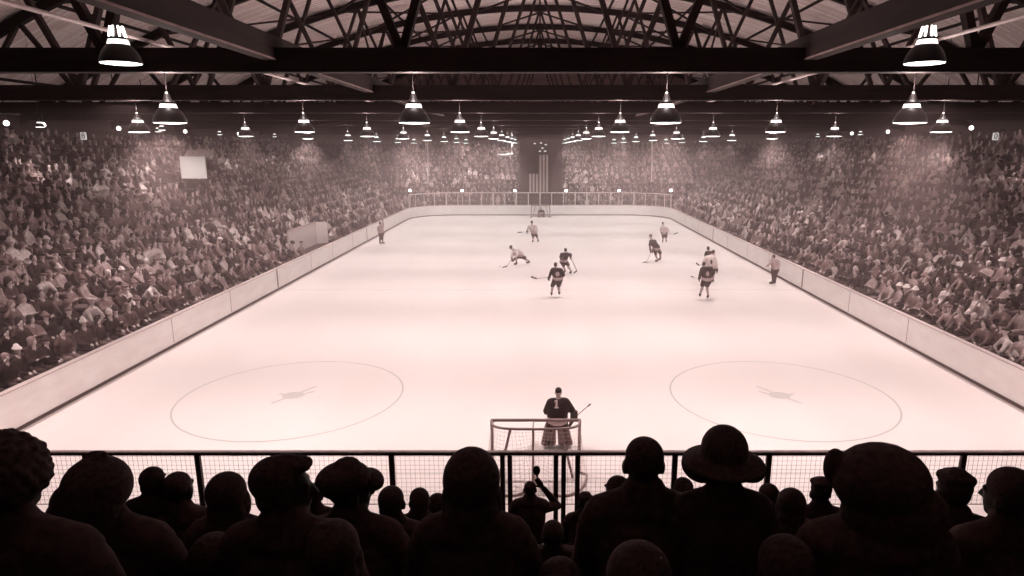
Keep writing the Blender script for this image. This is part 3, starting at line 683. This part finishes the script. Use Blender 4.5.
# 5
player(40.2, dict(head=(650.3,236.2), sl=(650.5,241), sr=(655.2,241), el=(649.6,244.5), er=(654,246), hl=(650.5,250.3,-.2), hr=(652.6,250.8,-.3), hip=(656.5,249.5), kl=(655.8,255.5,-.1), kr=(660.2,254.4,.2), fl=(657.6,261), fr=(660.4,258.6,.5)),
       M_jd, 'hockey player in dark shoulders bending forward over his stick near the right boards', yaw=1.0, waist=True)
stick(A(652.6,249,39.9), G(646.5,262.5), G(642.5,262.6), 'hockey stick pointing down ahead of the bending player near the right boards')
# 6
player(48.6, dict(head=(662.8,223.6), sl=(661,227.6), sr=(667,227.8), el=(660.3,231), er=(668.4,231), hl=(662,233.5,-.2), hr=(666.5,233.6,-.2), hip=(664.5,234), kl=(663,238.4), kr=(666,238.2), fl=(662.6,241.6), fr=(666.2,241.2)),
       M_jl, 'white-jersey hockey player upright near the far right corner with stick to his right', yaw=-.3)
stick(A(666.5,233,48.3), A(674.5,234.4,48.1), A(677.8,232.6,48), 'hockey stick held out right by the player near the far corner')
# 7 cluster of three
player(30.0, dict(head=(703.8,264.5,.25), sl=(702.2,268.8), sr=(711,268.6), el=(700.2,274), er=(712.5,274,.2), hl=(699.3,278.8), hr=(710,279,.3), hip=(706.8,280), kl=(702.4,287,-.05), kr=(707,287.4), fl=(700.2,295), fr=(708,296.8)),
       M_jd, 'dark-jersey hockey player in front of the overlapping group by the right blue line', crest=(.8, .0), bulk=1.1)
player(33.5, dict(head=(713.4,252.2), sl=(706,257.5), sr=(714,257), el=(703.5,261), er=(716.5,264), hl=(703.2,265.5,-.1), hr=(717,270.6), hip=(711,268), kl=(708.5,275), kr=(713,275), fl=(708,281), fr=(713,281)),
       M_jl, 'white-jersey hockey player squeezed in the middle of the overlapping group of three', bulk=1.1, yaw=-.3, crest=(.6, .0))
player(37.0, dict(head=(707.9,248.6), sl=(706.2,252.6), sr=(712.4,252.6), el=(705.4,256), er=(713.6,256), hl=(706.6,259), hr=(711.6,259), hip=(709.4,260.2), kl=(707.6,265), kr=(711,265), fl=(707.4,270), fr=(711.4,270)),
       M_jd, 'farthest dark player of the overlapping group, his head showing above the others', yaw=.2)
stick(A(703.2,264.5,33.4), A(698.5,265.5,33.3), A(696,263.2,33.2), 'hockey stick poking out left from the overlapping group of three')
stick(A(699.3,278.8,30), G(693.5,277.5), G(690.8,276.5), 'hockey stick of the front dark player in the overlapping group')
# officials
player(33.35, dict(head=(773.2,257), sl=(771.6,260.6), sr=(777.8,260.4), el=(769.6,263.8,-.1), er=(779,265), hl=(766.8,265.8,-.2), hr=(776.5,268,-.2), hip=(775.2,269.3), kl=(773,276), kr=(775.5,276), fl=(772.6,282.2), fr=(775,282)),
       M_shirt, 'linesman in grey shirt and black trousers leaning by the right boards', name='linesman', socks=M_trs, pants=M_trs, waist=False, gl=False, yaw=.9, bulk=.88)
player(47.8, dict(head=(380.4,223.6), sl=(378.3,227), sr=(383,227), el=(378,230), er=(383.2,223), hl=(378.6,232.5,-.1), hr=(382.4,218.6), hip=(381.2,232.8), kl=(380.2,238), kr=(382.4,238), fl=(380,242.6), fr=(382.6,242.4)),
       M_shirt, 'linesman in pale shirt and black trousers raising an arm by the left boards', name='linesman', socks=M_trs, pants=M_trs, waist=False, gl=False, yaw=-.9, bulk=.88)
# goalies
def goalie(D, J, jersey, label, far=False):
    b = player(D, J, jersey, label, name='goaltender', socks=M_pad, bulk=1.12, gl=False, hat='crew', voxel=.022 if not far else .03, yaw=0.0 if not far else PI)
    org = Vector(b.location)
    for k_, f_ in (('kl', 'fl'), ('kr', 'fr')):
        k = A(*J[k_][:2], D)-org; f = A(*J[f_][:2], D)-org; f.z = max(f.z, .1); u = k + (k-f)*.35
        fy_ = .1 if not far else -.1
        me, _ = fuse('leg_pad', [cap(u + Vector((s*.05, fy_, 0)), .085, f + Vector((s*.075, fy_, -.01)), .095, 'p') for s in (-1, 1)] + [cap(u + Vector((s*.08, .02, -.05)), .05, f + Vector((s*.12, .02, 0)), .06, 'p') for s in (-1, 1)], .022, dict(p=M_pad), 1); link('leg_pad', me, b)
    h = A(*J['hr'][:2], D)-org; m = MB(); m.box(h + Vector((0, .02, .02)), (.17, .1, .24)); o = m.build('blocker_glove', M_glove, b)
    bv = o.modifiers.new('b', 'BEVEL'); bv.width = .03; bv.segments = 3
    h = A(*J['hl'][:2], D)-org; me, _ = fuse('catching_glove', hand_prims(h, (0, 1 if not far else -1, -.3), (0,0,1), 'g', .5, 1.8), .02, dict(g=M_glove), 0); link('catching_glove', me, b)
    return b
GD = 14.3
gb = goalie(GD, dict(head=(558.4,392.3), sl=(550.5,402.5), sr=(566,402), el=(546.2,411,.1), er=(572.6,411,.05), hl=(549.5,414,.3), hr=(574,416.5,.15), hip=(557.5,421.5), kl=(550,431,.05), kr=(563.5,431,.05), fl=(548.5,443.5), fr=(565.5,443.5)), M_jd,
       'goaltender in dark jersey with number 1 crouching in front of the near goal')
c = A(556.3, 400.5, GD) - Vector(gb.location); m = MB(); yy = -.215
m.box((c.x, yy, c.z), (.045, .03, .17)); m.box((c.x, yy, c.z-.085), (.09, .03, .028)); m.box((c.x-.025, yy, c.z+.065), (.04, .03, .028)); m.build('jersey_number', M_pipe, gb)
st = stick(A(590.6,404,GD+.1), A(574,418,GD+.35), A(560,440,GD+.7), 'goaltender stick with dark knob sticking out beside the near goalkeeper', .028)
goalie(67.3, dict(head=(541.2,208.6), sl=(539.3,211), sr=(543.3,211), el=(538.4,213), er=(544.2,213), hl=(539,214.4,-.2), hr=(543.9,214.4,-.2), hip=(541.2,213.6), kl=(539.6,215), kr=(542.8,215), fl=(539.2,216.4), fr=(543.4,216.4)), M_jd,
       'small dark goaltender crouching in the far goal', True)
m = MB(); m.lathe([(0, 0), (.038, 0), (.038, .025), (0, .025)], 16); o = m.build('puck', M_black); o.location = (-2.35, 38.6, .003); tag(o, 'small black puck on the ice by the lunging player', 'puck')

# ================================================================== CROWD IN THE STANDS
PROTOS = []   # (fine body mesh, keys, hat mesh, kind of headwear)
POSES = [(.02, 'lap', 0, 'fedora'), (.12, 'knees', .2, 'short'), (.22, 'chin', -.2, 'short'), (.05, 'crossed', .3, 'bob'), (.0, 'lap', -.35, 'fedora'), (.16, 'clap', 0, 'knit'),
         (.3, 'knees', .1, 'flatcap'), (-.03, 'crossed', .15, 'scarf'), (.08, 'lap', .6, 'short'), (.1, 'up', -.1, 'bob'), (.25, 'knees', -.5, 'short'), (.04, 'chin', .45, 'fedora')]
cm = dict(BM); cm['coat'] = M_coat[2]
for i, (ln, ar, yw, hs) in enumerate(POSES):
    P, hc, R = seated(ln, ar, yw, 0, female=hs in ('bob', 'scarf'), detail=False)
    fine, k1 = fuse('person', P, .036, cm, 1)
    kind, hp = headwear(hs); hp = xf(hp, R, hc); hat, _ = fuse(kind, hp, .03, dict(hair=M_hair, hat=M_hatd, band=M_hatd), 0)
    H2 = [p[:-1] + ('hair' if p[-1] == 'hair' else 'hat',) for p in hp]
    mid, k2 = fuse('mid', P + H2, .075, cm, 0); low, k3 = fuse('low', [p for p in P if p[-1] != 'shoe'] + H2, .11, cm, 0)
    PROTOS.append(dict(fine=fine, keys=k1, hat=hat, kind=kind, style=hs, mid=(mid, k2), low=(low, k3)))
seats = []
q = random.Random(21)
for s in (-1, 1):
    for i in range(NROW):
        y = 12.5 + q.uniform(0, .5)
        while y < 68.5:
            x = SX0 + i*RUN + .18; y += .53 + q.uniform(-.04, .07) + (.0 if q.random() > .04 else .5)
            if s < 0 and 37.8 < y < 43.3 and i < 2: continue
            if s < 0 and 37.4 < y < 40.6 and 8 <= i <= 10: continue
            if any(abs(y-(20+k*14)) < .45 for k in range(4)) and i > 3 and q.random() < .75: continue
            seats.append((s, i, x, y, SZ0 + i*RISE))
def screen(x, y, z):
    d = Vector((x, y, z-HC)); zc = y*cp - d.z*sp; u = VX + FPX*x/zc; v = CY - FPX*(d.z*cp + y*sp)/zc; return u, v
info = []
for k, (s, i, x, y, z) in enumerate(seats):
    u, v = screen(s*x, y, z+1.1)
    if not (-12 < u < 1036): continue
    info.append((x*x + y*y + (HC-z)**2, k))
info.sort(); near = set(k for _, k in info[:262]); visible = set(k for _, k in info)
rowcount = {}
HATW = dict(fedora='fedora', short='dark hair', bob='bobbed hair', knit='knit cap', flatcap='flat cap', scarf='headscarf')
order = sorted(near, key=lambda k: (seats[k][0], seats[k][1], seats[k][3]))
for k in order:
    s, i, x, y, z = seats[k]; pr = q.choice(PROTOS); ci = q.choice((0, 0, 1, 1, 1, 2, 3, 3, 4, 4, 5))
    ps = [o for o in (0,)]
    o = bpy.data.objects.new('person', pr['fine']); COL.objects.link(o); o.location = (s*x, y, z)
    o.rotation_euler = (0, 0, (PI/2 if s > 0 else -PI/2) + q.uniform(-.35, .35)); sc = q.uniform(.93, 1.07); o.scale = (sc, sc, sc)
    for j, key in enumerate(pr['keys']):
        if key in ('coat', 'pants'):
            o.material_slots[j].link = 'OBJECT'; o.material_slots[j].material = M_coat[ci] if key == 'coat' else q.choice((M_trs, M_coat[1], M_coat[3]))
    h = bpy.data.objects.new(pr['kind'], pr['hat']); COL.objects.link(h); h.parent = o
    hc_ = q.choice((M_hatd, M_coat[3], M_hatl)) if pr['kind'] != 'hair' else q.choice((M_hair, M_hair, M_hairg))
    for j in range(len(h.material_slots)): h.material_slots[j].link = 'OBJECT'; h.material_slots[j].material = hc_
    rowcount[(s, i)] = rowcount.get((s, i), 0) + 1; nth = rowcount[(s, i)]
    def ordn(n): return ORD[n-1] if n <= 20 else f'{n}' + ('st' if n % 10 == 1 and n != 11 else 'nd' if n % 10 == 2 else 'rd' if n % 10 == 3 else 'th')
    wear = HATW[pr['style']]
    tag(o, f'{COATS[ci][0].replace(" ", "-")}-coated spectator with {wear}, {ORD[i]} row of {"left" if s < 0 else "right"} stand, {ordn(nth)} from near end', 'person', f'spectators in the lower rows of the {"left" if s < 0 else "right"} stand')
# everybody behind them: one uncountable crowd each side and at the end
def crowd(name, places, label):
    mats = M_coat + [M_trs, M_skin, M_hair, M_hairg, M_hatl, M_hatd, M_black]; T, S_, HR, HG, HL, HD, BK = range(6, 13)
    VV = []; LV = []; LT_ = []; MI = []; off = 0; loops_off = 0; LS = []
    cache = {}
    for (x, y, z, rot, far) in places:
        pi = q.randrange(len(PROTOS)); key = (pi, far)
        if key not in cache:
            me, ks = PROTOS[pi]['low' if far else 'mid']
            v = np.zeros(len(me.vertices)*3); me.vertices.foreach_get('co', v)
            lv = np.zeros(len(me.loops), int); me.loops.foreach_get('vertex_index', lv)
            lt = np.zeros(len(me.polygons), int); me.polygons.foreach_get('loop_total', lt)
            mi = np.zeros(len(me.polygons), int); me.polygons.foreach_get('material_index', mi); cache[key] = (v.reshape(-1, 3), lv, lt, mi, ks)
        v, lv, lt, mi, ks = cache[key]; c, s = math.cos(rot), math.sin(rot); k = q.uniform(.93, 1.08)
        w = np.empty_like(v); w[:, 0] = (v[:, 0]*c - v[:, 1]*s)*k + x; w[:, 1] = (v[:, 0]*s + v[:, 1]*c)*k + y; w[:, 2] = v[:, 2]*k + z
        ci = q.choice((0, 0, 1, 1, 1, 2, 3, 3, 4, 5)); hr = q.choice((HR, HR, HG)); ht = q.choice((HD, HD, HL, 3)); mp = {'coat': ci, 'pants': q.choice((T, 1, 3)), 'skin': S_, 'hair': hr, 'hat': ht, 'shoe': BK, 'band': HD}
        lut = np.array([mp.get(kk, S_) for kk in ks])
        VV.append(w); LV.append(lv + off); LT_.append(lt); MI.append(lut[mi]); off += len(v)
    V = np.concatenate(VV); L = np.concatenate(LV); T_ = np.concatenate(LT_); Mi = np.concatenate(MI); st_ = np.concatenate(([0], np.cumsum(T_)[:-1]))
    me = bpy.data.meshes.new(name); me.vertices.add(len(V)); me.vertices.foreach_set('co', V.ravel()); me.loops.add(len(L)); me.loops.foreach_set('vertex_index', L)
    me.polygons.add(len(T_)); me.polygons.foreach_set('loop_start', st_); me.polygons.foreach_set('loop_total', T_)
    for m_ in mats: me.materials.append(m_)
    me.polygons.foreach_set('material_index', Mi); me.polygons.foreach_set('use_smooth', np.ones(len(T_), bool)); me.update(calc_edges=True)
    return tag(link(name, me), label, 'crowd', None, 'stuff')
for s in (-1, 1):
    pl = [(s*x, y, z, (PI/2 if s > 0 else -PI/2) + q.uniform(-.35, .35), y > 40) for k, (s2, i, x, y, z) in enumerate(seats) if s2 == s and k in visible and k not in near]
    # standing room behind the last row
    crowd('crowd', pl, f'dense seated crowd filling the upper and far rows of the {"left" if s < 0 else "right"} stand')
pl = []
for i in range(ENR):
    x = -29
    while x < 29:
        x += .56 + q.uniform(-.04, .1)
        if -2.6 < x < 2.8: continue
        pl.append((x, EY0 + i*.75, .3 + i*.42, PI + q.uniform(-.3, .3), True))
crowd('crowd', pl, 'distant crowd packed on the end stand behind the far fence')
# people in the booth
for dx, lab in ((-.5, 'pale-shirted man at the outer end of the high booth'), (.1, 'pale-shirted man leaning in the middle of the high booth'), (.6, 'pale-shirted man at the inner end of the high booth')):
    pr = PROTOS[1]; o = bpy.data.objects.new('person', pr['fine']); COL.objects.link(o); o.scale = (1, .8, 1.12); o.location = (bcx + dx*.85, 38.85, bz0 + .09 + .3); o.rotation_euler = (0, 0, PI + dx*.3)
    for j, key in enumerate(pr['keys']):
        if key == 'coat': o.material_slots[j].link = 'OBJECT'; o.material_slots[j].material = M_jl
    h = bpy.data.objects.new('hair', pr['hat']); COL.objects.link(h); h.parent = o; tag(o, lab, 'person', 'people in the booth')

# ================================================================== FOREGROUND AUDIENCE
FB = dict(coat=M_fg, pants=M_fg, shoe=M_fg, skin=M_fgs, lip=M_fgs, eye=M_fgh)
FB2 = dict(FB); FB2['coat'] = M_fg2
def fg(px, top, k, style, label, yaw=0.0, tilt=0.0, scale=1.0, arms='lap', female=False, hair=None, lean=.05, wide=1.0, wool=False, roll=0.0):
    D = TD0 + k*TRUN; tread = TZ0 - k*TRISE; htop = {'short': .135, 'crew': .128, 'curly': .165, 'bob': .135, 'full': .145, 'quiff': .155, 'fedora': .20, 'bucket': .21, 'flatcap': .125, 'trilby': .172, 'pillbox': .135, 'knit': .148, 'scarf': .15, 'hood': .155}[style]
    p = A(px, top, D + lean); sc = scale; st = (p.z - tread)/sc - (1.245 + htop)
    P, hc, R = seated(lean, arms, yaw, tilt, female, True, st, True)
    P = [pp for pp in P]
    mats = dict(FB2 if wool else FB)
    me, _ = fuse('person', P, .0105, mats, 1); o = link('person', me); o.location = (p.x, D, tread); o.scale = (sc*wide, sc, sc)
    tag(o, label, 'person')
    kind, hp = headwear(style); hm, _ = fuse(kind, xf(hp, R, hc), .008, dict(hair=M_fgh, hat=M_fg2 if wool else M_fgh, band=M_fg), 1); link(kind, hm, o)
    return o, st
FG = [
 (-13, 430, 0.3, 'curly', 'spectator with big curly hair at the extreme left edge of the picture', dict(scale=1.05)),
 (92, 454, 1, 'scarf', 'broad headscarf-wearing spectator second from the left edge, bow on top', dict(female=True, wide=1.12)),
 (151, 466.5, 3, 'short', 'short-haired spectator directly right of the headscarf silhouette', dict(scale=.8)),
 (175, 473, 3, 'crew', 'round-headed spectator with paler collar beside the headscarf wearer', dict(yaw=-.1, scale=.95)),
 (224, 473, 2, 'bob', 'spectator with smooth bobbed hair in front of the first left fence post', dict(female=True, scale=.95)),
 (279, 454.5, 1, 'quiff', 'spectator with swept-up quiff turning his face in profile to the right', dict(yaw=-1.25)),
 (312, 484, 6, 'short', 'tiny head showing between the quiffed and the capped spectators', {}),
 (346, 461, 2, 'trilby', 'spectator in a soft peaked hat turned right, beside the quiffed one', dict(yaw=-1.0, scale=1.05)),
 (390, 487, 4, 'short', 'small dark head below the fence post left of the big central head', dict(scale=1.1)),
 (418, 488.5, 5, 'short', 'small round head just left of the big central head', dict(yaw=.3)),
 (437, 494, 6, 'bob', 'small head tucked against the left side of the big central head', {}),
 (470, 450, 1, 'full', 'large long-haired spectator left of the gate posts, biggest central silhouette', dict(female=True, yaw=.05)),
 (553, 522, 5, 'knit', 'low head in a knit cap below the gate posts', {}),
 (585, 494, 8, 'pillbox', 'child in a flat-topped cap standing right of the gate posts', dict(yaw=.3, scale=.95)),
 (617, 476.5, 4, 'short', 'spectator half hidden behind the cropped head with ears', dict(yaw=.5)),
 (645.5, 438.5, 1.4, 'crew', 'crop-haired spectator with both ears sticking out, left of the wide hat', {}),
 (684, 478, 5, 'short', 'small head showing between the cropped head and the wide hat', {}),
 (727, 427.5, 1.3, 'bucket', 'spectator in a wide-brimmed round hat, tallest silhouette', dict(scale=.84)),
 (770, 484, 5, 'short', 'small head just right of the wide-brimmed hat', {}),
 (793, 489, 4, 'bob', 'rounded low head between the wide hat and the hooded spectator', {}),
 (823, 480, 5, 'pillbox', 'spectator in a flat-topped cap at the left side of the hooded one', {}),
 (887, 447, .8, 'hood', 'very broad hooded spectator, largest silhouette of the front audience', dict(wool=True, wide=1.1, scale=1.0)),
 (959, 473, 2.4, 'pillbox', 'spectator in a flat-topped cap right of the hooded one', dict(scale=1.0)),
 (1017, 470, 1.6, 'knit', 'spectator in a rounded knit cap at the extreme right edge', dict(yaw=.5)),
 (60, 500, 3, 'short', 'shadowed spectator low between the curly hair and the headscarf', {}),
 (330, 522, .9, 'bob', 'shadowed spectator low in front of the capped one', dict(female=True)),
 (560, 560, .9, 'short', 'shadowed head at the bottom edge below the gate posts', {}),
 (640, 545, .3, 'bob', 'shadowed head at the bottom edge below the crop-haired spectator', {}),
 (210, 535, 1.0, 'short', 'shadowed head at the bottom below the bobbed spectator', {}),
 (790, 540, .6, 'knit', 'shadowed knit-capped head at the bottom right of the wide hat', {}),
]
for px, top, k, sty, lab, kw in FG:
    o, st = fg(px, top, k, sty, lab, **kw); print('FG', lab[:30], round(st, 2))
# man by the gate with his arm up, holding a small paddle
D = 8.2; p = A(530, 479.5, D); P, hc, R = seated(.03, 'up', 0, 0, False, True, 0, True)
o_base = p.z - 1.41
m, _ = fuse('person', P, .011, FB, 1); o = link('person', m); o.location = (p.x, D-.03, o_base); o.scale = (1.05, 1, 1); tag(o, 'man behind the goal raising his right arm with open hand', 'person')
kind, hp = headwear('crew'); hm, _ = fuse(kind, xf(hp, R, hc), .009, dict(hair=M_fgh), 1); link(kind, hm, o)
m = MB(); m.box((0, 0, (o_base+.46)/2), (1.3, .3, .05)); 
pd = empty('paddle', A(536.5, 470.5, 8.35)); tag(pd, 'small dark oval paddle held up by the man behind the goal', 'paddle')
m = MB(); m.lathe([(0, -.012), (.045, -.01), (.055, 0), (.045, .01), (0, .012)], 18); ob = m.build('blade', M_fdark, pd, True); ob.rotation_euler = (PI/2, 0, 0); ob.scale = (.95, 1.35, 1)
m = MB(); m.tube([(0, 0, -.06), (.04, 0, -.2)], .011, 8); m.build('handle', M_fdark, pd)

# ================================================================== HAZE
m = MB(); m.box((0, 47.3, 3.75), (60.8, 73, 7.7)); hz = m.build('smoke_haze', []); hz.data.materials.clear()
mv = bpy.data.materials.new('haze'); mv.use_nodes = True; nt = mv.node_tree; nt.nodes.remove(nt.nodes['Principled BSDF'])
vs_ = nt.nodes.new('ShaderNodeVolumeScatter'); vs_.inputs['Color'].default_value = (1, .69, .68, 1); vs_.inputs['Density'].default_value = HAZE; vs_.inputs['Anisotropy'].default_value = .2
nt.links.new(vs_.outputs[0], nt.nodes['Material Output'].inputs['Volume']); hz.data.materials.append(mv)
tag(hz, 'thin smoky haze hanging over the ice and the stands', 'haze', None, 'stuff')
print('OBJECTS', len(bpy.data.objects))
